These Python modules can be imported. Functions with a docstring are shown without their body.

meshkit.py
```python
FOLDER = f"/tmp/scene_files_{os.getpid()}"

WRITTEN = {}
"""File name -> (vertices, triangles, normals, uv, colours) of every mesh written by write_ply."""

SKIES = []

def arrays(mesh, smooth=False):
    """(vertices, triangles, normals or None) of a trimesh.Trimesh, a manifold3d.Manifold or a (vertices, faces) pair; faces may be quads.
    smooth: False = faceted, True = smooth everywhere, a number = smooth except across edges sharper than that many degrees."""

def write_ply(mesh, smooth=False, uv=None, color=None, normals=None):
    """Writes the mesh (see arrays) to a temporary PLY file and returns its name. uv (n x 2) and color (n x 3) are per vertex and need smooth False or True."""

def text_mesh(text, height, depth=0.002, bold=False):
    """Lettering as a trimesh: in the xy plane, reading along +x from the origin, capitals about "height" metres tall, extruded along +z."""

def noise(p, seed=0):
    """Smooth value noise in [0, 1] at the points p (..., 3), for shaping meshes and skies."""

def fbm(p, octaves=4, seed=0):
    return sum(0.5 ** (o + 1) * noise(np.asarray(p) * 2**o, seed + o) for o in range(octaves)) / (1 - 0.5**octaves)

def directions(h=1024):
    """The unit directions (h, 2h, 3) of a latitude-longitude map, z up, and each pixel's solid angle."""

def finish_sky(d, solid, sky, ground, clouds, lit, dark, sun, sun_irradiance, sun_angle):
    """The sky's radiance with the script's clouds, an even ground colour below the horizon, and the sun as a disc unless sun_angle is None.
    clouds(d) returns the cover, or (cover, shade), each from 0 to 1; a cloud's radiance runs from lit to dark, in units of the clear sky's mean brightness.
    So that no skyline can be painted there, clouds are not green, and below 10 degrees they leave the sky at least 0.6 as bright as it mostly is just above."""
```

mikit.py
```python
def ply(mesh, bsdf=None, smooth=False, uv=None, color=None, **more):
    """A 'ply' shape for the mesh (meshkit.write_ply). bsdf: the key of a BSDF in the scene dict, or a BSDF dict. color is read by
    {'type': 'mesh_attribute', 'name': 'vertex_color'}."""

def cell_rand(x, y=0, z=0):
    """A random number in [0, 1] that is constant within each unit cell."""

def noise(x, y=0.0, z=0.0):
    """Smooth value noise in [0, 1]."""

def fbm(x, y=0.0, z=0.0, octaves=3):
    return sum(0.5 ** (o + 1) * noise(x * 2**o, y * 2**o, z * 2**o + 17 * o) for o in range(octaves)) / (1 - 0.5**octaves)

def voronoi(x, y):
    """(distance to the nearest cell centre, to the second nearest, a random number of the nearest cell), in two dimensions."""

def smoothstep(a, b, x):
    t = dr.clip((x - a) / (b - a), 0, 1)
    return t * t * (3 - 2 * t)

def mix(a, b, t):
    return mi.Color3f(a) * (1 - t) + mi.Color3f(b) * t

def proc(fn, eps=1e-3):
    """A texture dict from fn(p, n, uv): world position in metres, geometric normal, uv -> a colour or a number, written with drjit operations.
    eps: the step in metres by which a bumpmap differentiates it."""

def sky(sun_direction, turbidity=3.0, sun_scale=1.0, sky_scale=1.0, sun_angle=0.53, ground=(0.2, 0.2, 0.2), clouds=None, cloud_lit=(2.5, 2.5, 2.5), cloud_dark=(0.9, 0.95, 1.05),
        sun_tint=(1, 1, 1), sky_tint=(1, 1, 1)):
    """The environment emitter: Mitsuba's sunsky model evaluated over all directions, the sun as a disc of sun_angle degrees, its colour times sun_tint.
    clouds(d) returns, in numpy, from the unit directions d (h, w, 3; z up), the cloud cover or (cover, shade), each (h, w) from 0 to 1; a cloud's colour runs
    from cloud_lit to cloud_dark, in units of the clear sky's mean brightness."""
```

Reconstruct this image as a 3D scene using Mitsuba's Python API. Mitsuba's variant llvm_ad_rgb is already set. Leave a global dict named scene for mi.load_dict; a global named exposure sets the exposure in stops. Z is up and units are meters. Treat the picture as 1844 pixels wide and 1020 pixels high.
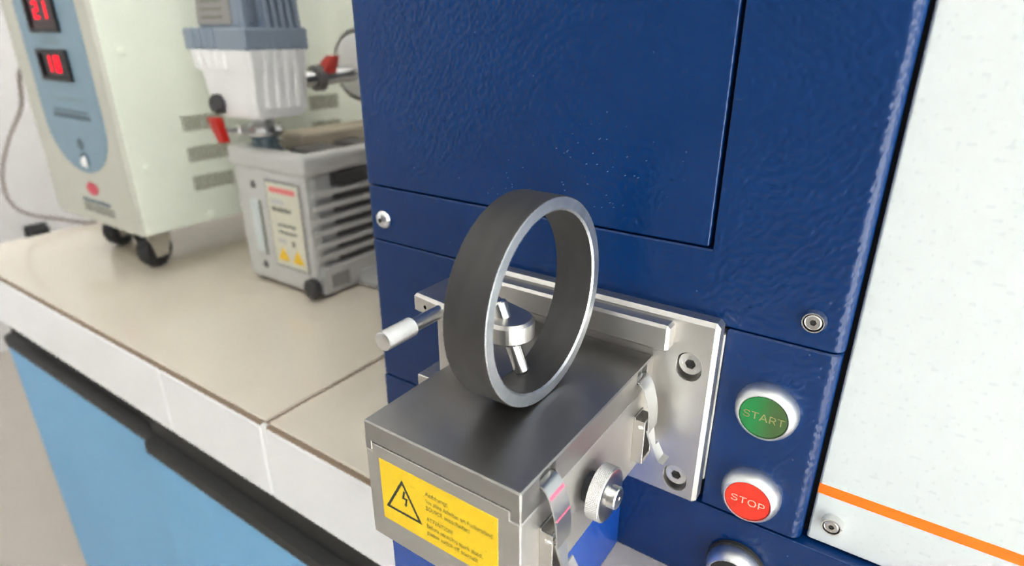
import math, random
import numpy as np, trimesh, manifold3d as m3, mitsuba as mi, drjit as dr
import mikit, meshkit
from mikit import proc, noise, fbm, voronoi, smoothstep, mix
from shapely.geometry import Polygon, Point, box as sbox
random.seed(3)
T = mi.ScalarTransform4f
scene, labels = {}, {}

# ------------------------------------------------------------------ camera, sky, lamps, exposure
EYE = np.array([0.0, -0.3, 0.3208])
RIGHT = np.array([0.824615, 0.565694, 0.000546])
DOWN = np.array([0.217089, -0.315559, -0.923740])
FWD = np.array([-0.522382, 0.761848, -0.383020])
scene['camera'] = {'type': 'thinlens', 'fov': 80.03, 'fov_axis': 'x', 'aperture_radius': 0.0017, 'focus_distance': 0.315,
                   'near_clip': 0.01, 'far_clip': 100.0,
                   'to_world': T().look_at(origin=EYE.tolist(), target=(EYE + FWD).tolist(), up=(-DOWN).tolist())}
exposure = -0.72
SKY, SUN = 1.4, 60.0
scene['sky'] = mikit.sky((0.40, -0.18, 0.90), turbidity=4.0, sun_scale=SUN, sun_tint=(0.84, 1.0, 1.2), sky_scale=1.0,
                         clouds=lambda d: (np.ones(d.shape[:2]), 0.15 + 0.3 * meshkit.fbm(d * 3.0, 3)),
                         cloud_lit=(30 * SKY, 31 * SKY, 32 * SKY), cloud_dark=(24 * SKY, 25.5 * SKY, 27 * SKY), ground=(0.6, 0.6, 0.58))
LAMP = 3.5

# ------------------------------------------------------------------ materials
def rgb(*c):
    return {'type': 'rgb', 'value': [float(x) for x in c]}
def srgb(r, g, b):
    c = np.array([r, g, b]) / 255.0
    return [float(x) for x in np.where(c < 0.04045, c / 12.92, ((c + 0.055) / 1.055) ** 2.4)]
def mat(name, base, rough=0.5, metal=0.0, spec=0.5, bump=None, bump_scale=1.0, eps=2e-4, **kw):
    p = {'type': 'principled', 'base_color': base if isinstance(base, dict) else rgb(*base), 'roughness': rough, 'metallic': metal, 'specular': spec, **kw}
    if bump is not None:
        p = {'type': 'bumpmap', 'arbitrary': proc(bump, eps), 'scale': bump_scale, 'bsdf': p}
    scene[name] = {'type': 'twosided', 'bsdf': p}
    return name

def paint_bump(p, n, uv):
    return 0.00040 * noise(p.x * 520, p.y * 520, p.z * 400) + 0.00008 * noise(p.x * 1200 + 9, p.y * 1200, p.z * 1000)
def blue_color(p, n, uv):
    base = mix((0.0004, 0.0235, 0.106), (0.0006, 0.028, 0.125), fbm(p.x * 40, p.y * 40, p.z * 40))
    # rubbed scuffs and chips of the paint above the ring
    area = smoothstep(0.075, 0.02, dr.sqrt(dr.square((p.x + 0.162 ) * 0.9) + dr.square((p.z - 0.245 - 0.22 * (p.x + 0.162)) * 2.2)))
    q = voronoi((p.x + 0.6 * p.z) * 260, (p.z - 0.4 * p.x) * 620)
    chip = smoothstep(0.20, 0.12, q[0]) * smoothstep(0.93, 0.96, q[2]) * area
    q2 = voronoi(p.x * 130 + 7, p.z * 130)
    dot = smoothstep(0.075, 0.05, q2[0]) * smoothstep(0.975, 0.985, q2[2])
    return mix(base, (0.22, 0.33, 0.5), dr.clip(chip * 0.75 + dot * 0.3, 0, 1))
mat('blue_paint', proc(blue_color), 0.26, spec=0.24, clearcoat=0.5, clearcoat_gloss=0.9, bump=paint_bump)
mat('pillar_paint', proc(lambda p, n, uv: mix((0.004, 0.045, 0.25), (0.006, 0.055, 0.29), fbm(p.x * 90, p.y * 90, p.z * 90))), 0.3, spec=0.6,
    bump=lambda p, n, uv: 0.0006 * noise(p.x * 420, p.y * 420, p.z * 260 + p.x * 240))
mat('gap_dark', (0.006, 0.008, 0.014), 0.7)
mat('white_paint', proc(lambda p, n, uv: mix((0.68, 0.73, 0.73), (0.62, 0.67, 0.675), smoothstep(0.74, 0.95, noise(p.x * 520, p.y * 520, p.z * 380)))), 0.5, spec=0.4,
    bump=lambda p, n, uv: 0.00006 * noise(p.x * 500, p.y * 500, p.z * 400))
mat('orange_paint', srgb(255, 118, 0), 0.5)
def brushed(scale, depth, ax):
    def f(p, n, uv):
        c = [p.x, p.y, p.z]
        k = [scale * (0.04 if i == ax else 1.0) for i in range(3)]
        return depth * noise(c[0] * k[0], c[1] * k[1], c[2] * k[2])
    return f
def steel_color(a, b):
    return proc(lambda p, n, uv: mix(a, b, fbm(p.x * 55, p.y * 55, p.z * 55)))
mat('steel', steel_color((0.60, 0.585, 0.56), (0.68, 0.665, 0.64)), 0.36, 1.0)
mat('lid_steel', steel_color((0.40, 0.39, 0.375), (0.46, 0.45, 0.435)), 0.40, 1.0)
mat('box_steel', steel_color((0.58, 0.56, 0.53), (0.68, 0.66, 0.63)), 0.48, 1.0)
mat('plate_steel', steel_color((0.62, 0.60, 0.575), (0.70, 0.685, 0.66)), 0.42, 1.0)
mat('bright_steel', (0.78, 0.77, 0.75), 0.22, 1.0)
mat('strap_steel', (0.56, 0.575, 0.59), 0.32, 1.0)
mat('polished_steel', (0.72, 0.73, 0.74), 0.26, 1.0)
mat('satin_silver', (0.80, 0.81, 0.82), 0.40, 1.0)
mat('alu_gap', (0.62, 0.61, 0.57), 0.5)
mat('black_hole', (0.01, 0.01, 0.01), 0.6)
mat('ring_oxide', proc(lambda p, n, uv: mix((0.028, 0.028, 0.029), (0.050, 0.049, 0.048), fbm(p.x * 130, p.y * 40, p.z * 40))), 0.48, 0.25, spec=0.5)
mat('ring_cut', proc(lambda p, n, uv: mix((0.42, 0.46, 0.50), (0.80, 0.83, 0.85), fbm(p.x * 50, p.y * 120, p.z * 120))), 0.42, 1.0)
mat('label_yellow', proc(lambda p, n, uv: mix((0.90, 0.56, 0.003), (0.92, 0.62, 0.006), fbm(p.x * 120, p.y * 120, p.z * 120)) *
                         (1 - 0.13 * smoothstep(0.76, 0.84, noise(p.x * 500, p.y * 500, p.z * 500)))), 0.45)
mat('print_black', (0.02, 0.018, 0.01), 0.6)
mat('print_brown', (0.045, 0.03, 0.004), 0.6)
mat('pink_mark', srgb(235, 90, 120), 0.5)
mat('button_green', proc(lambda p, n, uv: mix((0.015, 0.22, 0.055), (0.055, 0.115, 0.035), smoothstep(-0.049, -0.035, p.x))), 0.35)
mat('button_red', srgb(240, 52, 32), 0.35)
mat('button_black', (0.012, 0.012, 0.013), 0.4)
mat('start_print', srgb(140, 140, 90), 0.6)
mat('stop_print', srgb(255, 195, 170), 0.6)
mat('rubber', (0.015, 0.015, 0.015), 0.7)
mat('tile_top', proc(lambda p, n, uv: mix((0.67, 0.60, 0.505), (0.73, 0.66, 0.565), fbm(p.x * 6, p.y * 6, 1.0))), 0.13, spec=0.5)
mat('tile_joint', srgb(128, 110, 92), 0.7)
mat('apron_white', (0.80, 0.80, 0.81), 0.3)
mat('rail_dark', srgb(32, 33, 32), 0.5, spec=0.3)
mat('door_blue', proc(lambda p, n, uv: mix((0.13, 0.37, 0.62), (0.145, 0.395, 0.66), fbm(p.x * 5, 0, p.z * 5))), 0.4)
mat('wall_white', (0.88, 0.865, 0.87), 0.8)
mat('wall_dark', (0.13, 0.13, 0.135), 0.7)
mat('ceiling_white', (0.80, 0.80, 0.79), 0.9)
mat('floor_tile', proc(lambda p, n, uv: mix((0.52, 0.475, 0.425), (0.58, 0.535, 0.485), fbm(p.x * 3, p.y * 3, 0))), 0.35)
mat('reg_cream', (0.73, 0.77, 0.665), 0.45)
mat('reg_front', (0.50, 0.495, 0.43), 0.5)
mat('reg_vent', srgb(120, 120, 105), 0.7)
mat('reg_blue', srgb(104, 134, 152), 0.35)
mat('screen_black', (0.006, 0.005, 0.006), 0.2, spec=0.08)
mat('screen_grey', (0.035, 0.018, 0.022), 0.2, spec=0.08)
mat('print_slate', srgb(72, 92, 104), 0.6)
mat('print_grey', srgb(120, 122, 112), 0.6)
mat('print_dim', srgb(108, 132, 142), 0.6)
mat('logo_red', srgb(190, 62, 80), 0.5)
mat('pump_grey', proc(lambda p, n, uv: mix((0.50, 0.495, 0.48), (0.56, 0.555, 0.54), fbm(p.x * 30, p.y * 30, p.z * 30))), 0.42)
mat('pump_dark', srgb(84, 82, 82), 0.5)
mat('pump_beige', srgb(182, 170, 150), 0.5)
mat('pump_black', (0.02, 0.02, 0.022), 0.5)
mat('pump_label', srgb(212, 210, 192), 0.5)
mat('label_pink', srgb(226, 120, 120), 0.5)
mat('warn_yellow', srgb(235, 190, 20), 0.5)
mat('glass_sight', srgb(205, 214, 214), 0.15)
mat('filter_white', (0.86, 0.86, 0.85), 0.35, spec=0.5)
mat('filter_grey', srgb(128, 141, 157), 0.4)
mat('filter_dark', srgb(88, 98, 112), 0.5)
mat('filter_plate', srgb(140, 138, 136), 0.5)
mat('flange_steel', (0.62, 0.63, 0.64), 0.25, 1.0)
mat('flange_teal', srgb(72, 88, 96), 0.4)
mat('clamp_red', srgb(172, 30, 22), 0.4)
mat('cable_grey', srgb(150, 143, 140), 0.6)
scene['led_red'] = {'type': 'diffuse', 'reflectance': rgb(0.4, 0.01, 0.02)}
scene['lamp_white'] = {'type': 'diffuse', 'reflectance': rgb(0.8, 0.8, 0.8)}

# ------------------------------------------------------------------ mesh helpers
def tri(man):
    m = man.to_mesh()
    return trimesh.Trimesh(np.asarray(m.vert_properties)[:, :3], np.asarray(m.tri_verts), process=False)
def man(mesh):
    return m3.Manifold(m3.Mesh(np.asarray(mesh.vertices, np.float32), np.asarray(mesh.faces, np.uint32)))
def hull(pts):
    return m3.Manifold.hull_points(np.asarray(pts, float))
def cham(x0, x1, y0, y1, z0, z1, c=0.0005):
    """a box with chamfered edges"""
    c = min(c, 0.45 * min(x1 - x0, y1 - y0, z1 - z0))
    P = []
    for x, sx in ((x0, 1), (x1, -1)):
        for y, sy in ((y0, 1), (y1, -1)):
            for z, sz in ((z0, 1), (z1, -1)):
                P += [(x, y + sy * c, z + sz * c), (x + sx * c, y, z + sz * c), (x + sx * c, y + sy * c, z)]
    return hull(P)
def rbox(x0, x1, y0, y1, z0, z1, r=0.002, n=16):
    s = m3.Manifold.sphere(r, n)
    return m3.Manifold.batch_hull([s.translate([x, y, z]) for x in (x0 + r, x1 - r) for y in (y0 + r, y1 - r) for z in (z0 + r, z1 - r)])
def join(*ms):
    return m3.Manifold.batch_boolean(list(ms), m3.OpType.Add)
def extrude(poly, h):
    return man(trimesh.creation.extrude_polygon(poly, h, engine='earcut'))
def frame(o, ax, ay):
    """matrix of a local frame: x, y along ax, ay; z = ax x ay"""
    ax, ay = np.asarray(ax, float), np.asarray(ay, float)
    M = np.eye(4); M[:3, 0], M[:3, 1], M[:3, 2], M[:3, 3] = ax, ay, np.cross(ax, ay), o
    return M
def xf(m, M):
    if isinstance(m, m3.Manifold):
        return m.transform(np.asarray(M)[:3, :4])
    m = m.copy(); m.apply_transform(M); return m
def face_y(x, y, z):            # a plane facing the viewer's side of the bench: reads along +x
    return frame((x, y, z), (1, 0, 0), (0, 0, 1))
def face_x(x, y, z):            # a plane facing +x: reads along +y
    return frame((x, y, z), (0, 1, 0), (0, 0, 1))
def lathe(profile, n=64, ca=None):
    """revolve (r, h) pairs about +z"""
    pr = [(max(r, 0.0), h) for r, h in profile]
    return trimesh.creation.revolve(np.array(pr), sections=n)
def along(o, d):
    """matrix that takes +z to d at o"""
    d = np.asarray(d, float); d = d / np.linalg.norm(d)
    a = np.cross([0, 0, 1.0] if abs(d[2]) < 0.9 else [0, 1.0, 0], d); a /= np.linalg.norm(a)
    return frame(o, a, np.cross(d, a))
def rod(a, b, r, n=32, c=0.0004):
    a, b = np.asarray(a, float), np.asarray(b, float)
    L = np.linalg.norm(b - a); c = min(c, r * 0.4, L * 0.3)
    return xf(lathe([(0, 0), (r - c, 0), (r, c), (r, L - c), (r - c, L), (0, L)], n), along(a, b - a))
def tube(pts, r, sides=12, sub=8):
    from scipy.interpolate import CubicSpline
    pts = np.asarray(pts, float)
    t = np.r_[0, np.cumsum(np.linalg.norm(np.diff(pts, axis=0), axis=1))]
    p = CubicSpline(t, pts)(np.linspace(0, t[-1], sub * len(pts)))
    tg = np.gradient(p, axis=0); tg /= np.linalg.norm(tg, axis=1, keepdims=True)
    u = np.cross(tg[0], [0.3, 0.5, 0.8]); u /= np.linalg.norm(u)
    V, F = [], []
    for i in range(len(p)):
        u = u - tg[i] * (u @ tg[i]); u /= np.linalg.norm(u)
        w = np.cross(tg[i], u)
        for k in range(sides):
            a = 2 * math.pi * k / sides
            V.append(p[i] + r * (math.cos(a) * u + math.sin(a) * w))
    for i in range(len(p) - 1):
        for k in range(sides):
            a, b = i * sides + k, i * sides + (k + 1) % sides
            F += [(a, b, b + sides), (a, b + sides, a + sides)]
    for base, s in ((0, 1), ((len(p) - 1) * sides, -1)):
        for k in range(1, sides - 1):
            F.append((base, base + k + 1, base + k) if s > 0 else (base, base + k, base + k + 1))
    m = trimesh.Trimesh(np.array(V), np.array(F), process=False)
    return m
def knurl(r, h, pitch=0.0011, depth=0.00035, c=0.0006, rows=None):
    """a knurled cylinder about +z from 0 to h: real diamonds"""
    n = int(2 * math.pi * r / pitch)
    sec, rw = n * 6, rows or int(h / pitch * 6)
    th = np.linspace(0, 2 * np.pi, sec, endpoint=False); zz = np.linspace(c, h - c, rw)
    Th, Z = np.meshgrid(th, zz)
    a = (n * Th / (2 * np.pi) + Z / pitch) % 1.0; b = (n * Th / (2 * np.pi) - Z / pitch) % 1.0
    k = np.minimum(np.minimum(a, 1 - a), np.minimum(b, 1 - b)) * 2
    Rr = r - depth + depth * np.clip(k * 1.6, 0, 1)
    V = np.stack([Rr * np.cos(Th), Rr * np.sin(Th), Z], -1).reshape(-1, 3)
    i, j = np.meshgrid(np.arange(rw - 1), np.arange(sec), indexing='ij')
    q = np.stack([i * sec + j, i * sec + (j + 1) % sec, (i + 1) * sec + (j + 1) % sec, (i + 1) * sec + j], -1).reshape(-1, 4)
    F = np.vstack([q[:, [0, 1, 2]], q[:, [0, 2, 3]]])
    cap0 = lathe([(0, 0), (r - c - depth, 0), (r - depth, c)], 96)
    cap1 = lathe([(r - depth, h - c), (r - c - depth, h), (0, h)], 96)
    return trimesh.util.concatenate([trimesh.Trimesh(V, F, process=False), cap0, cap1])
def cat(*ms):
    return trimesh.util.concatenate([tri(m) if isinstance(m, m3.Manifold) else m for m in ms])
def text(s, cap, width=None, depth=0.00008, bold=False):
    m = meshkit.text_mesh(s, cap, depth, bold)
    if width:
        b = m.bounds
        m.apply_translation([-b[0][0], 0, 0]); m.apply_scale([width / (b[1][0] - b[0][0]), 1, 1])
    return m

used = {}
def key(base):
    k = used.get(base, -1) + 1; used[base] = k
    return base if k == 0 else f'{base}_{k:03d}'
def obj(parent, name, mesh, m, smooth=30, label=None, **more):
    k = key(f'{parent}__{name}' if parent else name)
    scene[k] = mikit.ply(mesh, m, smooth=smooth, **more)
    if label: labels[k] = {'label': label}
    return k
def stuff(k):
    labels.setdefault(k, {})['kind'] = 'stuff'
def thing(name, label, category, group=None):
    k = key(name); labels[k] = {'label': label, 'category': category}
    if group: labels[k]['group'] = group
    return k
def struct(name, mesh, m, label=None, **more):
    k = obj(None, name, mesh, m, **more); labels[k] = {'kind': 'structure'}
    if label: labels[k]['label'] = label
    return k

# ------------------------------------------------------------------ the room
FZ, CZ = -0.75, 2.0
XL, XR, YB, YR = -2.6, 1.7, 1.0, -3.2
struct('floor', cham(XL - .1, XR + .1, YR - .1, YB + .1, FZ - .1, FZ, .001), 'floor_tile', label='beige tiled floor below the bench')
struct('ceiling', cham(XL - .1, XR + .1, YR - .1, YB + .1, CZ, CZ + .1, .001), 'ceiling_white')
struct('wall_left', cham(XL - .1, XL, YR - .1, YB + .1, FZ, CZ, .001), 'wall_white', label='white wall beyond the end of the bench')
struct('wall_back', cham(XL, XR, YB, YB + .1, FZ, CZ, .001), 'wall_white')
def window_wall(name, M, L, H, openings, m='wall_white'):
    shape = sbox(0, 0, L, H)
    for a, b, c, d in openings: shape = shape.difference(sbox(a, b, c, d))
    struct(name, xf(extrude(shape, 0.1), M), m, smooth=False)
    for n, (a, b, c, d) in enumerate(openings):
        rim = sbox(a, b, c, d).difference(sbox(a + .04, b + .04, c - .04, d - .04).difference(sbox((a + c) / 2 - .02, b, (a + c) / 2 + .02, d)))
        k = key('window'); labels[k] = {'kind': 'structure'}
        scene[k + '__frame'] = mikit.ply(xf(extrude(rim, 0.05), M), 'wall_white', smooth=False)
window_wall('wall_right', frame((XR, YR, FZ), (0, 1, 0), (0, 0, 1)), YB - YR, CZ - FZ, [(1.0, 0.08, 2.15, 2.55), (2.3, 0.08, 4.05, 2.55)])
struct('wall_rear', cham(XL, XR, YR - .1, YR, FZ, CZ, .001), 'wall_dark')
for lx, ly in ((-1.5, -0.9), (0.6, -0.9), (-1.5, -2.4), (0.6, -2.4)):
    k = thing('ceiling_lamp', 'flat square ceiling lamp, ' + ('window side' if lx > 0 else 'far side from the windows') + (', nearer the bench' if ly > -1.5 else ', nearer the dark rear wall'), 'ceiling lamp', 'ceiling lamps')
    obj(k, 'housing', cham(lx - .32, lx + .32, ly - .32, ly + .32, CZ - .03, CZ, .004), 'ceiling_white')
    q = trimesh.Trimesh([[lx - .29, ly - .29, CZ - .032], [lx + .29, ly - .29, CZ - .032], [lx + .29, ly + .29, CZ - .032], [lx - .29, ly + .29, CZ - .032]], [[0, 2, 1], [0, 3, 2]], process=False)
    obj(k, 'diffuser', q, 'lamp_white', smooth=False, emitter={'type': 'area', 'radiance': rgb(LAMP, LAMP, LAMP * .96)})

# ------------------------------------------------------------------ the bench
BXL, BF = -1.22, -0.0555
bench = thing('lab_bench', 'long laboratory bench with a beige tiled top, white front edge and blue doors', 'lab bench')
JX = -0.435
obj(bench, 'top_tile', cham(BXL, JX - .0019, BF + .0062, 0.98, -.012, 0, .0012), 'tile_top')
obj(bench, 'top_tile', cham(JX + .0019, 0.9, BF + .0062, 0.98, -.012, 0, .0012), 'tile_top')
obj(bench, 'joint', cham(BXL + .001, 0.9, BF + .0022, 0.98, -.03, -.0022, .0004), 'tile_joint')
for a, b in ((BXL, -0.612), (-0.6115, JX - .0035), (JX + .0035, 0.9)):
    obj(bench, 'front_edge', rbox(a, b, BF, BF + .03, -.083, -.004, .0025), 'apron_white')
obj(bench, 'edge_joint', cham(JX - .0034, JX + .0034, BF + .0008, BF + .0052, -.083, -.0012, .0006), 'apron_white')
obj(bench, 'under_rail', cham(BXL + .01, .9, BF + .016, .9, -.105, -.0835, .001), 'rail_dark')
# carcass and two cabinets with black finger rails
obj(bench, 'carcass', cham(BXL + .012, .9, -.012, .95, FZ + .08, -.105, .001), 'rail_dark')
obj(bench, 'plinth', cham(BXL + .03, .9, .02, .95, FZ, FZ + .08, .001), 'rail_dark')
d1 = obj(bench, 'door', rbox(BXL + .012, -0.7165, -.032, -.013, FZ + .09, -.165, .0015), 'door_blue', label='pale blue cabinet door under the end of the bench')
d2 = obj(bench, 'door', rbox(-0.7125, -0.1, -.047, -.013, FZ + .09, -.155, .0015), 'door_blue', label='bright blue cabinet door, set a little further forward')
def rail_profile(y, z0, z1):    # finger-pull strip in section (y, z)
    return Polygon([(y, z0), (y, z0 + .014), (y + .004, z0 + .017), (y + .012, z0 + .02), (y + .013, z1), (y + .03, z1), (y + .03, z0)])
def rail(x0, x1, y, z0, z1):
    return xf(extrude(rail_profile(y, z0, z1), x1 - x0), frame((x0, 0, 0), (0, 1, 0), (0, 0, 1)))
obj(d1, 'finger_rail', rail(BXL + .012, -0.73, -.034, -.166, -.106), 'rail_dark')
d3 = obj(bench, 'door', rbox(-0.096, 0.6, -.047, -.013, FZ + .09, -.155, .0015), 'door_blue')
obj(d3, 'finger_rail', rail(-0.096, 0.6, -.05, -.156, -.106), 'rail_dark')
obj(d2, 'finger_rail', rail(-0.7125, -0.1, -.05, -.156, -.106), 'rail_dark')

# ------------------------------------------------------------------ the spectrometer
mc = thing('spectrometer', 'large navy blue bench spectrometer with a white right side and orange stripe', 'spectrometer')
obj(mc, 'carcass', join(cham(-.331, -.0155, .008, .55, .058, .75, .001), cham(-.0225, .30, .014, .55, .058, .75, .001)), 'gap_dark')
def xprofile(x0, x1, y0, y1, rl, rr):
    """section of a folded panel: front corners rounded"""
    P = [(x0, y1)]
    for k in range(9):
        a = math.pi + k / 8 * math.pi / 2
        P.append((x0 + rl + rl * math.cos(a), y0 + rl + rl * math.sin(a)))
    for k in range(9):
        a = 1.5 * math.pi + k / 8 * math.pi / 2
        P.append((x1 - rr + rr * math.cos(a), y0 + rr + rr * math.sin(a)))
    P.append((x1, y1))
    return Polygon(P)
def folded(x0, x1, z0, z1, y0=0.0, y1=.03, rl=.0012, rr=.0012, c=.0009):
    a = xprofile(x0, x1, y0, y1, rl, rr)
    inner = xprofile(x0 + c, x1 - c, y0 + c, y1, max(rl - c, .0004), max(rr - c, .0004))
    P = []
    for poly, zs in ((inner, (z0, z1)), (a, (z0 + c, z1 - c))):
        for z in zs: P += [(x, y, z) for x, y in poly.exterior.coords]
    return hull(P)
obj(mc, 'door_panel', folded(-.3335, -.0838, .2184, .745, rl=.003, rr=.0012, c=.0008), 'blue_paint', label='large navy door panel in the upper front')
obj(mc, 'frame_panel', join(folded(-.0816, -.0138, .1770, .745, rl=.0006, rr=.0058), folded(-.333, -.07, .1770, .2173, rl=.003, rr=.0006)), 'blue_paint', smooth=25)
obj(mc, 'lower_panel', folded(-.333, -.0722, .0604, .1762, y1=.02, rl=.003), 'blue_paint')
bp = obj(mc, 'button_panel', folded(-.0688, -.0142, .0604, .1762, rl=.0008, rr=.0058), 'blue_paint', label='narrow navy panel carrying the start and stop buttons')
obj(mc, 'gap_strip', cham(-.0720, -.0690, -.0006, .02, .0775, .1725, .0004), 'alu_gap', label='grey strip in the gap beside the button panel')
obj(mc, 'base_panel', rbox(-.333, .31, 0, .55, 0, .0593, .0012), 'blue_paint')
wp = obj(mc, 'white_panel', folded(-.0116, .31, .0612, .745, y0=.0055, y1=.03, rl=.0015), 'white_paint', label='white textured side panel')
obj(wp, 'stripe', cham(-.0114, .31, .0053, .008, .0928, .0990, .0001), 'orange_paint', label='orange stripe')

def hexsocket(r, depth):
    return m3.Manifold.cylinder(depth, r, r, 6)
def cup_bolt(x, y, z, r_w, h, r_h):
    """a finishing washer with a countersunk hex socket screw, axis -y"""
    k = obj(mc, 'cup_screw', xf(lathe([(r_w, 0), (r_w, .0006), (r_h + .0006, h), (r_h, h), (r_h - .0002, h - .0012), (r_h - .0002, 0)], 48), frame((x, y, z), (1, 0, 0), (0, 0, 1))), 'bright_steel')
    head = man(lathe([(0, 0), (r_h - .0006, 0), (r_h - .0006, .0012), (r_h - .0012, .0016), (0, .0016)], 40)) - hexsocket(r_h * .36, .003).translate([0, 0, .0005])
    obj(k, 'screw_head', xf(head, frame((x, y - h + .0018, z), (1, 0, 0), (0, 0, 1))), 'steel')
    obj(k, 'socket', xf(hexsocket(r_h * .34, .0002), frame((x, y - h + .0011, z), (1, 0, 0), (0, 0, 1))), 'black_hole')
cup_bolt(-.0294, 0, .1918, .0058, .0034, .0045)
cup_bolt(-.0012, .0055, .0770, .0054, .0044, .0042)
k = obj(mc, 'cap_screw', xf(lathe([(0, 0), (.0066, 0), (.0068, .0008), (.0058, .0026), (.0035, .0040), (0, .0044)], 40), frame((-.3185, 0, .1937), (1, 0, 0), (0, 0, 1))), 'polished_steel', label='domed steel screw near the left edge')
obj(k, 'socket', xf(hexsocket(.0017, .0002), frame((-.3185, -.00435, .1937), (1, 0, 0), (0, 0, 1))), 'black_hole')

def button(x, z, cap_mat, label, word, pm, wd, h=.0102, gasket=False):
    y0 = 0.0
    k = obj(mc, 'push_button', xf(lathe([(.0158, 0), (.016, .0012), (.0160, .0024), (.0157, .0046), (.0150, .0068), (.0141, .0086), (.0131, .0098), (.0126, h), (.0122, h - .0001), (.0120, h - .0006), (.0120, 0)], 80),
            frame((x, y0 - (.003 if gasket else 0), z), (1, 0, 0), (0, 0, 1))), 'satin_silver', label=label)
    if gasket:
        obj(k, 'gasket', xf(lathe([(.0168, 0), (.0168, .0026), (.0162, .0032), (.012, .0032), (.012, 0)], 64), frame((x, y0, z), (1, 0, 0), (0, 0, 1))), 'rubber')
        y0 -= .003
    obj(k, 'cap', xf(lathe([(0, 0), (.0119, 0), (.0119, h - .0009), (.0115, h - .0004), (0, h - .0002)], 64), frame((x, y0, z), (1, 0, 0), (0, 0, 1))), cap_mat)
    if word:
        m = text(word, .0042, wd, .00008); b = m.bounds; m.apply_translation([-(b[0][0] + b[1][0]) / 2, -.0021, 0])
        obj(k, 'lettering', xf(m, face_y(x + .0003, y0 - h + .00022, z)), pm, smooth=False)
button(-.0423, .1366, 'button_green', 'green push button reading START in a silver bezel', 'START', 'start_print', .0205)
button(-.0424, .0817, 'button_red', 'red push button reading STOP in a silver bezel', 'STOP', 'stop_print', .0180)
button(-.0435, .0262, 'button_black', 'black push button on the base panel, below the stop button', None, None, 0, gasket=True)

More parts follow.
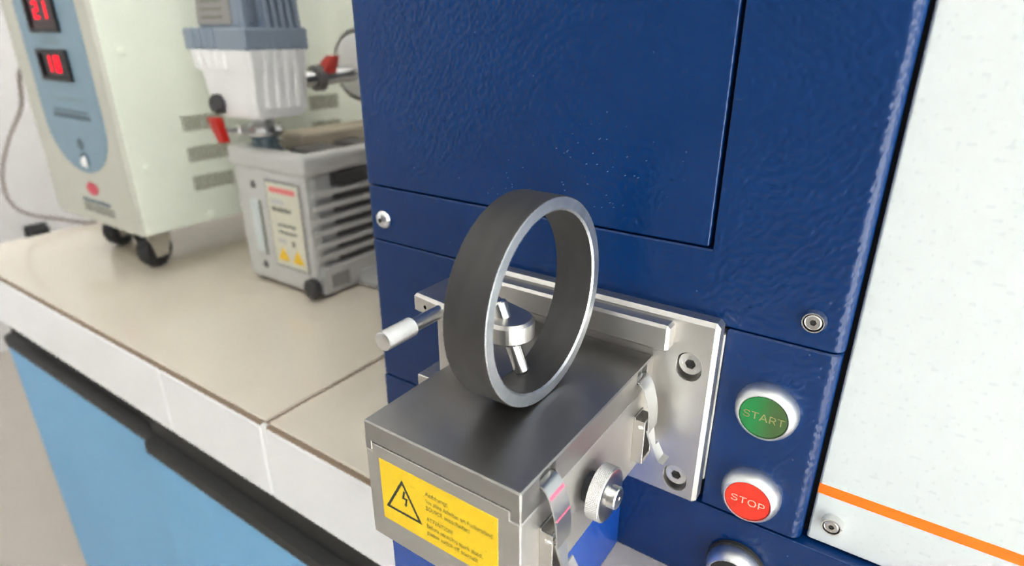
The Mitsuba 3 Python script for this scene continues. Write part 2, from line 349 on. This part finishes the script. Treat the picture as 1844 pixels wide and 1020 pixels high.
# ------------------------------------------------------------------ the spark stand
st = thing('spark_stand', 'brushed steel spark stand box with latches and a yellow warning label, on a blue pillar', 'spark stand')
SX0, SX1, SY0, SY1, SZ0, SZM, SZ1 = -.190, -.1024, -.1445, -.012, .0885, .1390, .1549
lid = join(cham(SX0, SX1, SY0, SY1, .1440, SZ1, .0007), cham(SX0, SX0 + .0042, SY0, SY1, SZM + .0002, .1465, .0004), cham(SX1 - .0052, SX1, SY0, SY1, SZM + .0002, .1465, .0004))
LY = (-.1243, -.0275)          # the two latches
for y in LY:
    lid = lid - rbox(SX1 - .0035, SX1 + .01, y - .0064, y + .0064, .1468, .1543, .0016)
lid = lid - m3.Manifold.sphere(.0016, 24).translate([SX1 + .0006, -.044, .1389])
obj(st, 'lid', lid, 'lid_steel', smooth=20)
body = join(cham(SX0, SX1, SY0, SY1, SZ0, SZM, .0005), cham(SX0 + .0044, SX1 - .0054, SY0, SY1, SZM - .002, .1437, .0003))
for y in LY:
    body = body - m3.Manifold.cube([.002, .0106, .002]).translate([SX1 - .0008, y - .0053, .125])
obj(st, 'body', body, 'box_steel', smooth=20)
obj(st, 'seam', cham(SX0 + .0006, SX1 - .0006, SY0 + .0006, SY1, SZM - .001, .1452, .0002), 'gap_dark')
obj(st, 'pillar', rbox(-.1795, -.1188, -.1435, -.0002, .0005, SZ0, .0012), 'pillar_paint', label='blue painted pillar under the box')
# warning label
LBX0, LBX1, LBZ0, LBZ1 = -.1816, -.1136, .1020, .1370
lb = obj(st, 'warning_label', cham(LBX0, LBX1, SY0 - .0002, SY0 + .0005, LBZ0, LBZ1, .00005), 'label_yellow', label='yellow high voltage warning label with German and English text')
YL = SY0 - .0002
tr_o = Polygon([(-.1676, .1307), (-.1792, .1102), (-.1565, .1104)])
tr_i = tr_o.buffer(-.0013, join_style=2)
obj(lb, 'triangle', xf(extrude(tr_o.difference(tr_i), .00006), face_y(0, YL, 0)), 'print_black', smooth=False)
bolt_pts = [(-.1671, .1248), (-.1659, .1246), (-.1668, .1209), (-.1647, .1209), (-.1655, .1174), (-.1650, .1176), (-.1660, .1157), (-.1672, .1174), (-.1665, .1172), (-.1660, .1199), (-.1682, .1199)]
obj(lb, 'lightning', xf(extrude(Polygon(bolt_pts), .00006), face_y(0, YL, 0)), 'print_black', smooth=False)
lines = [('Achtung!', -.1534, .1292, .0128), ('Vor allen Arbeiten am Funkenstand', -.1534, .1251, .0372), ('SOURCE ausschalten!', -.1534, .1211, .0250),
         ('ATTENTION!', -.1534, .1148, .0154), ('Before servicing spark stand,', -.1534, .1107, .0318), ('please switch off source!!!', -.1534, .1067, .0290)]
obj(lb, 'lettering', cat(*[xf(text(s, .0023, w, .00006), face_y(x, YL, z - .0002)) for s, x, z, w in lines]), 'print_brown', smooth=False)
# knob
kn = obj(st, 'knob', xf(knurl(.0137, .0078, .0012, .0004, .0008), along((-.0980, -.0853, .1172), (1, 0, 0))), 'bright_steel', smooth=True, label='knurled steel thumb knob on the side')
obj(kn, 'shaft', rod((SX1 - .003, -.0853, .1172), (-.0978, -.0853, .1172), .0075), 'gap_dark')
obj(kn, 'hub', xf(lathe([(0, 0), (.0056, 0), (.0056, .0034), (.0050, .0040), (.0012, .0040), (.0010, .0037), (0, .0037)], 48), along((-.0902, -.0853, .1172), (1, 0, 0))), 'bright_steel')
# latches
def ribbon(path, y0, y1, t):
    p = np.array(path, float)
    from scipy.interpolate import CubicSpline
    s = np.r_[0, np.cumsum(np.linalg.norm(np.diff(p, axis=0), axis=1))]
    q = CubicSpline(s, p)(np.linspace(0, s[-1], 40))
    tg = np.gradient(q, axis=0); tg /= np.linalg.norm(tg, axis=1, keepdims=True)
    nrm = np.stack([-tg[:, 1], tg[:, 0]], 1)
    ring_ = np.vstack([q + nrm * t / 2, (q - nrm * t / 2)[::-1]])
    return xf(extrude(Polygon(ring_), y1 - y0), frame((0, y1, 0), (1, 0, 0), (0, 0, 1))), q
for i, y in enumerate(LY):
    top = .0
    lt = key(st + '__latch'); labels[lt] = {'label': ('steel toggle latch with pink marks at the near corner' if i == 0 else 'steel toggle latch hanging open beside the mounting plate')}
    w = .0059
    path = [(SX1 - .0022, .1478), (SX1 + .0004, .1484), (SX1 + .0038, .1450), (-.0966, .1400), (-.0948, .1335), (-.0940, .1265), (-.0938, .1195)]
    rb, q = ribbon(path, y - w, y + w, .0007)
    obj(lt, 'strap', rb, 'strap_steel', smooth=30)
    z1 = .1268
    side = sbox(0, 0, .0062, .0285)
    bodyl = join(cham(SX1, SX1 + .0008, y - .0058, y + .0058, z1 - .029, z1, .0002),
                 cham(SX1, SX1 + .0066, y - .0058, y - .0050, z1 - .029, z1 - .0015, .0003), cham(SX1, SX1 + .0066, y + .0050, y + .0058, z1 - .029, z1 - .0015, .0003),
                 cham(SX1 + .0006, SX1 + .0066, y - .0058, y + .0058, z1 - .029, z1 - .0262, .0003))
    obj(lt, 'bracket', bodyl, 'lid_steel', smooth=20)
    obj(lt, 'rivet', rod((SX1 + .0040, y - .0064, z1 - .0050), (SX1 + .0040, y - .0056, z1 - .0050), .0012, 20, .0003), 'bright_steel')
    obj(lt, 'pin', rod((SX1 + .0048, y - .0062, z1 - .0052), (SX1 + .0048, y + .0062, z1 - .0052), .0011, 20), 'polished_steel')
    lev = join(hull([(SX1 + a, b, c) for b in (y - .0046, y + .0046) for a, c in ((.0068, .1200), (.0076, .1202), (.0105, .1090), (.0113, .1092), (.0140, .1030), (.0147, .1035))][:8]),
               hull([(SX1 + a, b, c) for b in (y - .0046, y + .0046) for a, c in ((.0105, .1090), (.0113, .1092), (.0142, .1024), (.0150, .1027))]),
               hull([(SX1 + a, b, c) for b in (y - .0046, y + .0046) for a, c in ((.0142, .1024), (.0150, .1027), (.0182, .1012), (.0182, .1020))]))
    obj(lt, 'lever', lev, 'strap_steel', smooth=20)
    if i == 0:
        for a, b in ((9, 11), (22, 23)):
            rbm, _ = ribbon(np.stack([q[a:b + 1, 0] + .00042, q[a:b + 1, 1] + .0001], 1), y - w + .0003, y + w - .0003, .00012)
            obj(lt, 'pink_mark', rbm, 'pink_mark', smooth=30)
# mounting plate with slotted counterbores
PX0, PX1, PZ0, PZ1 = -.2227, -.0695, .0665, .1823
slots = [(-.0828, .1542), (-.0828, .0801)]
plate = cham(PX0, PX1, -.012, -.0002, PZ0, PZ1, .0022)
def stadium(x, z, w, h):
    from shapely.geometry import LineString
    return LineString([(x, z - (h - w) / 2), (x, z + (h - w) / 2)]).buffer(w / 2, quad_segs=16)
for x, z in slots:
    plate = plate - xf(extrude(stadium(x, z, .0142, .0172), .0092), frame((0, -.0030, 0), (1, 0, 0), (0, 0, 1)))
pl = obj(st, 'mounting_plate', plate, 'plate_steel', smooth=20)
for x, z in slots:
    head = man(lathe([(0, 0), (.0066, 0), (.0066, .0044), (.0061, .0049), (0, .0049)], 48)) - hexsocket(.0030, .01).translate([0, 0, .0016])
    b = obj(pl, 'plate_bolt', xf(head, frame((x, -.0047, z + .0006), (1, 0, 0), (0, 0, 1))), 'bright_steel')
    obj(b, 'socket', xf(hexsocket(.0029, .0004), frame((x, -.0062, z + .0006), (1, 0, 0), (0, 0, 1))), 'black_hole')
    mk = []
    for a in list(np.radians([20, 32, 44, 56, 150, 163, 176, 190, 225, 237, 300, 313])):
        mk.append(xf(cham(-.00045, .00045, -.0006, .0006, 0, .00018, .0001), frame((x + .0047 * math.cos(a), -.0096, z + .0006 + .0047 * math.sin(a)), (-math.sin(a), 0, math.cos(a)), (-math.cos(a), 0, -math.sin(a)))))
    obj(b, 'stamped_marks', cat(*mk), 'polished_steel')
obj(st, 'bar_slot', cham(-.212, -.1985, -.0222, -.0215, .1668, .1696, .0001), 'black_hole')
obj(st, 'clamp_bar', join(cham(-.2227, -.0922, -.022, -.0118, .1638, .1792, .0016)), 'plate_steel', smooth=20)
# clamp: bracket, post, arm, pin, handle
obj(st, 'clamp_foot', cham(-.219, -.1898, -.078, -.045, .115, .1365, .0006), 'plate_steel', smooth=20)
obj(st, 'clamp_post', rbox(-.2065, -.1935, -.073, -.055, .1362, .1800, .0016), 'plate_steel')
arm_poly = Polygon([(-.2142, -.0815), (-.172, -.0875)] + [(-.1552 + .0130 * math.cos(a), -.0765 + .0130 * math.sin(a)) for a in np.linspace(-1.7, 1.15, 24)] + [(-.2142, -.0480)])
arm_poly = arm_poly.buffer(-.001, join_style=1).buffer(.001, quad_segs=4)
def bevel_extrude(poly, z0, z1, c):
    P1, P0 = poly, poly.buffer(-c, join_style=1)
    return hull([(x, y, z) for pl_, zs in ((P0, (z0, z1)), (P1, (z0 + c, z1 - c))) for x, y in pl_.exterior.coords for z in zs])
arm = bevel_extrude(arm_poly, .1790, .1902, .0016)
arm = arm - m3.Manifold.cylinder(.01, .0011, .0011, 24).transform(np.asarray(frame((-.2052, -.0785, .1842), (1, 0, 0), (0, 0, 1)))[:3, :4])
arm = arm - m3.Manifold.cylinder(.006, .0011, .0011, 24).transform(np.asarray(frame((-.2052, -.0825, .1842), (-1, 0, 0), (0, 0, 1)))[:3, :4])
ca = obj(st, 'clamp_arm', arm, 'steel', smooth=20, label='round-ended steel clamp arm reaching into the ring')
obj(ca, 'hole', rod((-.2052, -.0762, .1842), (-.2052, -.0790, .1842), .00105), 'black_hole')
P0, P1 = np.array([-.1472, -.0763, .1612]), np.array([-.1612, -.0771, .1972])
obj(ca, 'pin', rod(P0, P1, .0041, 40, .0009), 'bright_steel', label='slanted steel pin pressing on the ring')
HX, HZ = -.1940, .1853
obj(ca, 'handle', rod((HX, -.0790, HZ), (HX, -.1070, HZ), .0036, 40), 'bright_steel')
obj(ca, 'handle_grip', xf(knurl(.0050, .0200, .0010, .00035, .0005), along((HX, -.1050, HZ), (0, -1, 0))), 'bright_steel', smooth=True, label='knurled handle grip')

# ------------------------------------------------------------------ the ring sample on the lid
rg = thing('steel_ring', 'black oxidised steel ring with bright cut edges standing on the spark stand', 'ring')
RM = frame((-.1302, -.0798, .2047), (0, 1, 0), (0, 0, 1))      # local z = +x
RO, RI, RW = .0497, .0432, .0217
obj(rg, 'band', xf(lathe([(RI + .0009, 0), (RI, -.0009), (RI, -RW + .0004), (RI + .0003, -RW), (RO - .0003, -RW), (RO, -RW + .0004), (RO, -.0004), (RO - .0003, 0), (RI + .0009, 0)][::-1], 160), RM), 'ring_oxide', smooth=40)
for z in (.00006, -RW - .00006):
    e = math.copysign(1.0, z)
    ri = RI - .00008 if z > 0 else RI + .0003
    pr = [(ri, z - e * .0009), (RI + .0009, z + e * .0001), (RO - .0006, z + e * .0001), (RO - .0002, z - e * .0003)]
    back = [(RO - .0006, z - e * .0006), (RI + .0012, z - e * .0010), (ri, z - e * .0009)]
    pf = pr + back
    obj(rg, 'cut_face', xf(lathe(pf[::-1] if z > 0 else pf, 160), RM), 'ring_cut', smooth=40, label='bright machined edge of the ring')

# ------------------------------------------------------------------ voltage regulator on castors
vr = thing('voltage_regulator', 'cream voltage regulator cabinet with blue front panel and red digital displays, on castors', 'voltage regulator')
VX0, VX1, VY0, VY1, VZ0, VZ1 = -1.106, -.851, .063, .52, .062, .52
obj(vr, 'case', rbox(VX0 + .002, VX1, VY0 + .004, VY1, VZ0, VZ1, .003), 'reg_cream')
fr = obj(vr, 'front_panel', rbox(VX0, VX1 - .0005, VY0, VY0 + .014, VZ0 - .001, VZ1 + .001, .004), 'reg_front')
YF = VY0
bpoly = [(-1.0585, .50), (-1.0585, .205)]
for k in range(1, 24):
    a = math.pi + math.pi * k / 24
    bpoly.append((-.970 + .0885 * math.cos(a), .205 + .068 * math.sin(a)))
bpoly += [(-.8815, .205), (-.8815, .50)]
fp = obj(fr, 'fascia', xf(extrude(Polygon(bpoly), .0012), face_y(0, YF + .0002, 0)), 'reg_blue', smooth=False, label='blue rounded fascia')
SEG = {'0': 'abcdef', '1': 'bc', '2': 'abged'}
def seven(ch, x, z, w, h, t):
    s = {'a': (0, h - t, w, h), 'd': (0, 0, w, t), 'g': (0, h / 2 - t / 2, w, h / 2 + t / 2), 'f': (0, h / 2, t, h), 'b': (w - t, h / 2, w, h), 'e': (0, 0, t, h / 2), 'c': (w - t, 0, w, h / 2)}
    return [(x + s[q][0], z + s[q][1], x + s[q][2], z + s[q][3]) for q in SEG[ch]]
YS = YF - .001
for n, (x0, x1, z0, z1, word) in enumerate(((-1.0205, -.9345, .3180, .3680, '21'), (-1.0208, -.9335, .2585, .2975, '10'))):
    k = key(vr + '__display'); labels[k] = {'label': f'red digital display reading {word}'}
    ring_ = sbox(x0, z0, x1, z1).difference(sbox(x0 + .006, z0 + .005, x1 - .006, z1 - .005))
    obj(k, 'frame', xf(extrude(ring_, .004), face_y(0, YF, 0)), 'screen_black', smooth=False)
    obj(k, 'window', cham(x0 + .005, x1 - .005, YF - .0014, YF, z0 + .004, z1 - .004, .0002), 'screen_grey' if n == 0 else 'screen_black')
    zc = (z0 + z1) / 2 + .0015
    rects = seven(word[0], -.9985 - .004 * n, zc - .0105, .0150, .021, .0036) + seven(word[1], -.9755, zc - .0105, .0150, .021, .0036)
    obj(k, 'digits', cat(*[cham(a, c, YF - .0022, YF - .0012, b, d, .0006) for a, b, c, d in rects]), 'led_red', emitter={'type': 'area', 'radiance': rgb(4.2, .012, .07)})
def flat(parent, name, x0, x1, z0, z1, m, label=None):
    return obj(parent, name, cham(x0, x1, YF - .0012, YF + .0006, z0, z1, .0002), m, label=label)
flat(vr, 'caption', -1.004, -.948, .3040, .3085, 'print_dim'); flat(vr, 'caption', -.996, -.956, .3105, .3135, 'print_dim')
flat(vr, 'caption', -1.018, -.922, .2335, .2375, 'print_dim')
flat(vr, 'caption_block', -1.024, -.914, .2100, .2165, 'print_slate'); flat(vr, 'caption_block', -1.022, -.917, .2185, .2215, 'print_slate')
obj(vr, 'indicator_mark', xf(extrude(Point(0, 0).buffer(.008, quad_segs=8), .0014), face_y(-.965, YF, .176)), 'print_slate')
k = obj(vr, 'indicator_lamp', xf(lathe([(0, .006), (.005, .005), (.0085, .001), (.0085, 0)][::-1], 24), face_y(-.963, YF - .0008, .152)), 'filter_white', label='small white indicator under a blue rim')
obj(k, 'rim', xf(lathe([(.008, 0), (.0105, 0), (.0105, .0016), (.008, .0016), (.008, 0)], 24), face_y(-.963, YF - .0008, .1545)), 'print_slate')
from shapely import affinity
obj(vr, 'emblem', xf(extrude(affinity.scale(Point(0, 0).buffer(1, quad_segs=16), .0155, .0088), .0014), face_y(-.9655, YF, .1140)), 'logo_red', label='small red oval emblem')
flat(vr, 'nameplate', -1.004, -.925, .0930, .0965, 'print_slate'); flat(vr, 'nameplate', -1.006, -.918, .0855, .0890, 'print_grey'); flat(vr, 'nameplate', -1.006, -.918, .0790, .0825, 'print_grey')
def vent(y0, y1, z0, z1, pitch=.0048):
    v = obj(vr, 'vent', cham(VX1 - .002, VX1 + .0003, y0, y1, z0, z1, .0002), 'reg_vent')
    n = int((y1 - y0) / pitch)
    bars = [cham(VX1 - .001, VX1 + .0009, y0 + (i + .5) * (y1 - y0) / n - .0007, y0 + (i + .5) * (y1 - y0) / n + .0007, z0, z1, .0003) for i in range(n)]
    kk = obj(v, 'louvre', cat(*bars), 'reg_cream'); stuff(kk)
for z0, z1 in ((.192, .2125), (.1500, .1705), (.1095, .1300)):
    vent(.1465, .208, z0, z1)
    vent(.360, .4195, z0 + .008, z1 + .010)
for y, z in ((.0911, .2969), (.0891, .153), (.1625, .0727)):
    obj(vr, 'side_screw', xf(lathe([(0, .003), (.0035, .0025), (.0052, .0005), (.0052, 0)][::-1], 20), along((VX1, y, z), (1, 0, 0))), 'reg_cream')
def castor(x, y, s):
    k = key(vr + '__castor')
    obj(k, 'wheel', xf(lathe([(0, -.011), (.010, -.011), (.012, -.009), (.020, -.010), (.0245, -.006), (.0255, 0), (.0245, .006), (.020, .010), (.012, .009), (.010, .011), (0, .011)], 48), along((x, y, .0255), (1, 0.25, 0))), 'rubber')
    d = np.array([1, .25, 0]) / math.hypot(1, .25)
    fk = [hull([tuple(np.array([x, y, 0]) + d * s_ * a + np.array([-.25 * b, b, c]) * 1.0) for a in (.0125, .0145) for b, c in ((-.021, .058), (.021, .058), (.010, .016), (-.010, .016))]) for s_ in (-1, 1)]
    top = cham(x - .019, x + .019, y - .019, y + .019, .056, .0622, .001)
    obj(k, 'fork', join(*fk, top), 'bright_steel', smooth=25)
for x, y in ((-.9080, .1000), (-1.052, .118), (-.908, .46), (-1.06, .46)):
    castor(x, y, 1)

# ------------------------------------------------------------------ vacuum pump
vp = thing('vacuum_pump', 'grey finned rotary vacuum pump with a warning label, standing on the bench', 'vacuum pump')
QX0, QX1, QY0, QY1 = -.757, -.605, .148, .50
obj(vp, 'core', rbox(QX0 + .016, QX1 - .015, QY0 + .012, QY1 - .01, .008, .17, .004), 'pump_dark')
top = rbox(QX0, QX1, QY0 - .002, QY1, .157, .184, .008)
top = top - rbox(QX0 + .016, QX1 - .014, QY0 + .016, QY1 - .016, .172, .20, .006)
obj(vp, 'top_cover', top, 'pump_grey')
obj(vp, 'front_plate', rbox(QX0 + .006, QX1 - .004, QY0 + .001, QY0 + .022, .005, .160, .006), 'pump_grey')
for i, z in enumerate((.1360, .1190, .1030, .0868, .0702, .0545)):
    obj(vp, 'side_fin', rbox(QX1 - .030, QX1, QY0 + .010, QY1 - .01, z - .0052, z + .0018, .0012, 8), 'pump_grey')
    obj(vp, 'side_fin', rbox(QX0, QX0 + .03, QY0 + .010, QY1 - .01, z - .0052, z + .0018, .0012, 8), 'pump_grey')
obj(vp, 'fin_core', rbox(QX1 - .026, QX1 - .010, QY0 + .012, QY0 + .048, .036, .156, .003), 'pump_grey')
obj(vp, 'base_rail', rbox(QX1 - .03, QX1 + .001, QY0 + .010, QY1, .003, .0400, .003), 'pump_grey')
obj(vp, 'base_rail', rbox(QX0 - .001, QX0 + .03, QY0 + .010, QY1, .003, .0400, .003), 'pump_grey')
obj(vp, 'rail_recess', rbox(QX1 - .004, QX1 + .0016, QY0 + .022, QY1 - .3, .010, .029, .001), 'filter_plate')
for x in (QX0 + .02, QX1 - .016):
    for y in (QY0 + .022, QY1 - .03):
        obj(vp, 'rubber_foot', xf(lathe([(0, 0), (.012, 0), (.014, .003), (.011, .012), (.008, .016), (0, .016)], 24), along((x, y, 0), (0, 0, 1))), 'rubber')
obj(vp, 'drain_plug', xf(lathe([(0, 0), (.0125, 0), (.0125, .008), (.010, .0105), (0, .0105)], 28), face_y(-.614, QY0 + .003, .0165)), 'pump_black')
obj(vp, 'foot_bracket', join(rbox(QX1 - .002, QX1 + .03, .215, .255, .001, .007, .0015), rbox(QX1 - .004, QX1 + .004, .215, .255, .001, .02, .0015)), 'pump_grey')
# label on the front
fl = obj(vp, 'rating_label', rbox(-.6855, -.6165, QY0 - .0006, QY0 + .004, .0335, .1490, .0015), 'filter_plate', label='white rating label with a pink heading and two yellow warning triangles')
YP = QY0 - .0007
obj(fl, 'sheet', cham(-.6825, -.6195, YP - .0004, YP + .002, .0365, .1460, .0002), 'pump_label')
def chip(par, name, x0, x1, z0, z1, m, y=YP):
    return obj(par, name, cham(x0, x1, y - .0008, y, z0, z1, .0002), m)
chip(fl, 'heading', -.6760, -.6260, .1340, .1405, 'label_pink')
for i, (a, b) in enumerate(((.118, .126), (.110, .115))): chip(fl, 'text_row', -.676, -.650 + .012 * i, a, b, 'print_grey' if i else 'pump_grey')
for a in (.0905, .0815): chip(fl, 'text_bar', -.668, -.632, a, a + .0035, 'print_grey')
chip(fl, 'text_bar', -.672, -.655, .0685, .0735, 'pump_grey'); chip(fl, 'text_bar', -.644, -.638, .066, .0735, 'print_grey')
for x in (-.6645, -.6355):
    obj(fl, 'warning_triangle', xf(extrude(Polygon([(x - .0115, .0440), (x + .0115, .0440), (x, .0625)]), .0008), face_y(0, YP, 0)), 'warn_yellow', smooth=False)
obj(vp, 'sight_glass', rbox(-.7220, -.7060, QY0 - .0015, QY0 + .004, .046, .118, .003), 'glass_sight')
obj(vp, 'sight_groove', cham(-.7045, -.7005, QY0 - .0006, QY0 + .004, .044, .118, .0008), 'print_grey')
for z in (.138, .0285):
    obj(vp, 'front_screw', xf(lathe([(0, .002), (.004, .0018), (.0052, 0)][::-1], 20), face_y(-.711, QY0 + .0012, z)), 'pump_dark')
# fittings in the tray of the top cover
obj(vp, 'tray_box', rbox(-.676, -.628, .185, .235, .172, .183, .003), 'pump_dark')
obj(vp, 'tray_box', rbox(-.690, -.628, .262, .30, .172, .181, .003), 'pump_dark')
obj(vp, 'junction_cover', rbox(-.728, -.682, .21, .44, .172, .196, .006), 'pump_beige')
obj(vp, 'side_grip', rbox(QX1 - .004, QX1 + .0004, QY0 + .050, QY0 + .096, .1415, .1560, .002), 'pump_black')

# ------------------------------------------------------------------ oil mist filter on the pump
of = thing('mist_filter', 'white and grey square oil mist filter clamped upright on the vacuum pump', 'oil mist filter')
FCX, FCY = -.7100, .1750
def loft(rects, c=.004):
    """hull-free stack of rounded rectangles: (x0,x1,y0,y1,z)"""
    parts = []
    for a, b in zip(rects[:-1], rects[1:]):
        P = []
        for x0, x1, y0, y1, z in (a, b):
            for x, sx in ((x0, 1), (x1, -1)):
                for y, sy in ((y0, 1), (y1, -1)):
                    for t in np.linspace(0, math.pi / 2, 5):
                        P.append((x + sx * c * (1 - math.sin(t)), y + sy * c * (1 - math.cos(t)), z))
        parts.append(hull(P))
    return join(*parts)
fb = obj(of, 'bowl', loft([(-.736, -.658, .134, .200, .2235), (-.742, -.654, .130, .206, .2320), (-.751, -.650, .1290, .2075, .276), (-.762, -.648, .1275, .2085, .2785), (-.766, -.6475, .1270, .2095, .3005)], .006), 'filter_white', smooth=25)
for i in range(4):
    y = .150 + i * .014
    obj(of, 'bowl_rib', loft([(-.6540, -.6495, y - .004, y + .004, .235), (-.6490, -.6462, y - .003, y + .003, .2995)], .0012), 'filter_white', smooth=25)
    x = -.745 + i * .017
    obj(of, 'bowl_rib', loft([(x - .003, x + .003, .1245, .129, .2795), (x - .003, x + .003, .1235, .129, .2995)], .0012), 'filter_white', smooth=25)
obj(of, 'collar', rbox(-.7690, -.6465, .1255, .2110, .2995, .3235, .003), 'filter_grey')
hd = obj(of, 'head', loft([(-.7440, -.6560, .131, .206, .323), (-.7380, -.6600, .134, .203, .42)], .006), 'filter_grey', smooth=25)
for i in range(5):
    y = .160 + i * .010
    obj(of, 'head_rib', loft([(-.657, -.6455, y - .0030, y + .0030, .302), (-.662, -.6545, y - .0025, y + .0025, .42)], .0008), 'filter_grey', smooth=25)
for i in range(4):
    x = -.749 + i * .014
    obj(of, 'collar_rib', rbox(x - .003, x + .003, .1235, .1265, .3025, .3232, .001), 'filter_grey')
obj(of, 'head_slot', loft([(-.657, -.6535, .143, .151, .328), (-.661, -.6575, .143, .151, .42)], .001), 'filter_dark')
fp2 = obj(of, 'name_plate', loft([(-.738, -.672, .1288, .134, .327), (-.733, -.676, .1318, .137, .42)], .001), 'filter_plate')
for i in range(5):
    z = .333 + i * .0085
    obj(fp2, 'text_row', cham(-.728, -.686, .1284 + .0003 * i, .133, z, z + .003, .0002), 'print_grey')
obj(of, 'black_plug', xf(lathe([(0, 0), (.0115, 0), (.0115, .010), (.009, .013), (0, .013)], 28), face_y(-.722, .134, .2385)), 'pump_black')
obj(of, 'port', xf(lathe([(0, 0), (.021, 0), (.021, .004), (.016, .012), (.0155, .022), (.020, .026), (.020, .031), (0, .031)], 40), along((FCX, FCY, .1722), (0, 0, 1))), 'flange_teal')
obj(of, 'neck', xf(lathe([(0, 0), (.018, 0), (.018, .006), (.014, .012), (.017, .023), (0, .023)], 40), along((FCX, FCY, .2020), (0, 0, 1))), 'flange_steel')
cl = obj(of, 'pipe_clamp', xf(lathe([(.017, -.006), (.0225, -.006), (.0245, 0), (.0225, .006), (.017, .006), (.017, -.006)], 40), along((FCX, FCY, .2035), (0, 0, 1))), 'flange_steel', label='steel pipe clamp with a red wing lever')
obj(cl, 'clamp_screw', rod((FCX - .002, FCY - .020, .2045), (FCX - .004, FCY - .056, .2085), .0038, 20), 'polished_steel')
obj(cl, 'clamp_nut', rod((FCX - .002, FCY - .023, .2048), (FCX - .003, FCY - .034, .206), .0068, 6), 'bright_steel')
obj(cl, 'wing_lever', loft([(FCX - .004, FCX + .006, FCY - .062, FCY - .050, .1955), (FCX - .010, FCX + .004, FCY - .068, FCY - .054, .2245)], .003), 'clamp_red', smooth=25)

# ------------------------------------------------------------------ hose coupling at the rear of the pump
hc = thing('hose_coupling', 'white round hose coupling with a red clamp lever behind the mist filter', 'hose coupling')
CC = np.array([-.712, .345, .2735]); CD = np.array([.12, -1.0, 0.0])
obj(hc, 'white_cap', xf(lathe([(0, -.05), (.036, -.05), (.044, -.045), (.046, -.006), (.044, 0), (.030, .006), (0, .008)], 48), along(CC, CD)), 'filter_white')
obj(hc, 'dark_rim', xf(lathe([(.0455, -.016), (.0505, -.016), (.0505, -.005), (.0455, .001), (.0450, -.004), (.0455, -.016)], 48), along(CC, CD)), 'pump_dark')
obj(hc, 'pipe', tube([(-.700, .385, .272), (-.702, .415, .262), (-.702, .43, .235), (-.702, .43, .215), (-.702, .43, .1965)], .018, 16), 'filter_white')
obj(hc, 'flange', rod((-.728, .258, .258), (-.716, .346, .264), .011, 32), 'flange_steel')
obj(hc, 'flange_disc', rod((-.7265, .276, .259), (-.7250, .288, .2598), .017, 32), 'pump_dark')
obj(hc, 'wing_lever', loft([(-.737, -.711, .280, .304, .266), (-.722, -.706, .296, .308, .288)], .003), 'clamp_red', smooth=25)

# ------------------------------------------------------------------ cable and wall box at the left
tagk = obj(None, 'power_cable', tube([(-1.09, .20, .045), (-1.17, .155, .018), (-1.212, .128, .0060), (-1.24, .1005, .0149), (-1.26, .0769, .0223), (-1.28, .0559, .0408), (-1.29, .0526, .076), (-1.29, .0673, .1254), (-1.29, .0885, .1641), (-1.28, .1082, .2037), (-1.25, .1109, .2593), (-1.20, .130, .284), (-1.145, .19, .290), (-1.1095, .24, .285)], .0032, 12, 10), 'cable_grey', smooth=True)
labels[tagk] = {'label': 'grey power cable looping down past the left side of the voltage regulator', 'category': 'cable'}
wb = thing('wall_socket', 'small black socket box on the white wall at the end of the bench', 'wall socket')
obj(wb, 'box', rbox(XL, XL + .05, .434, .490, -.364, -.328, .006), 'pump_black')
obj(wb, 'lip', rbox(XL, XL + .006, .428, .496, -.369, -.323, .002), 'rubber')
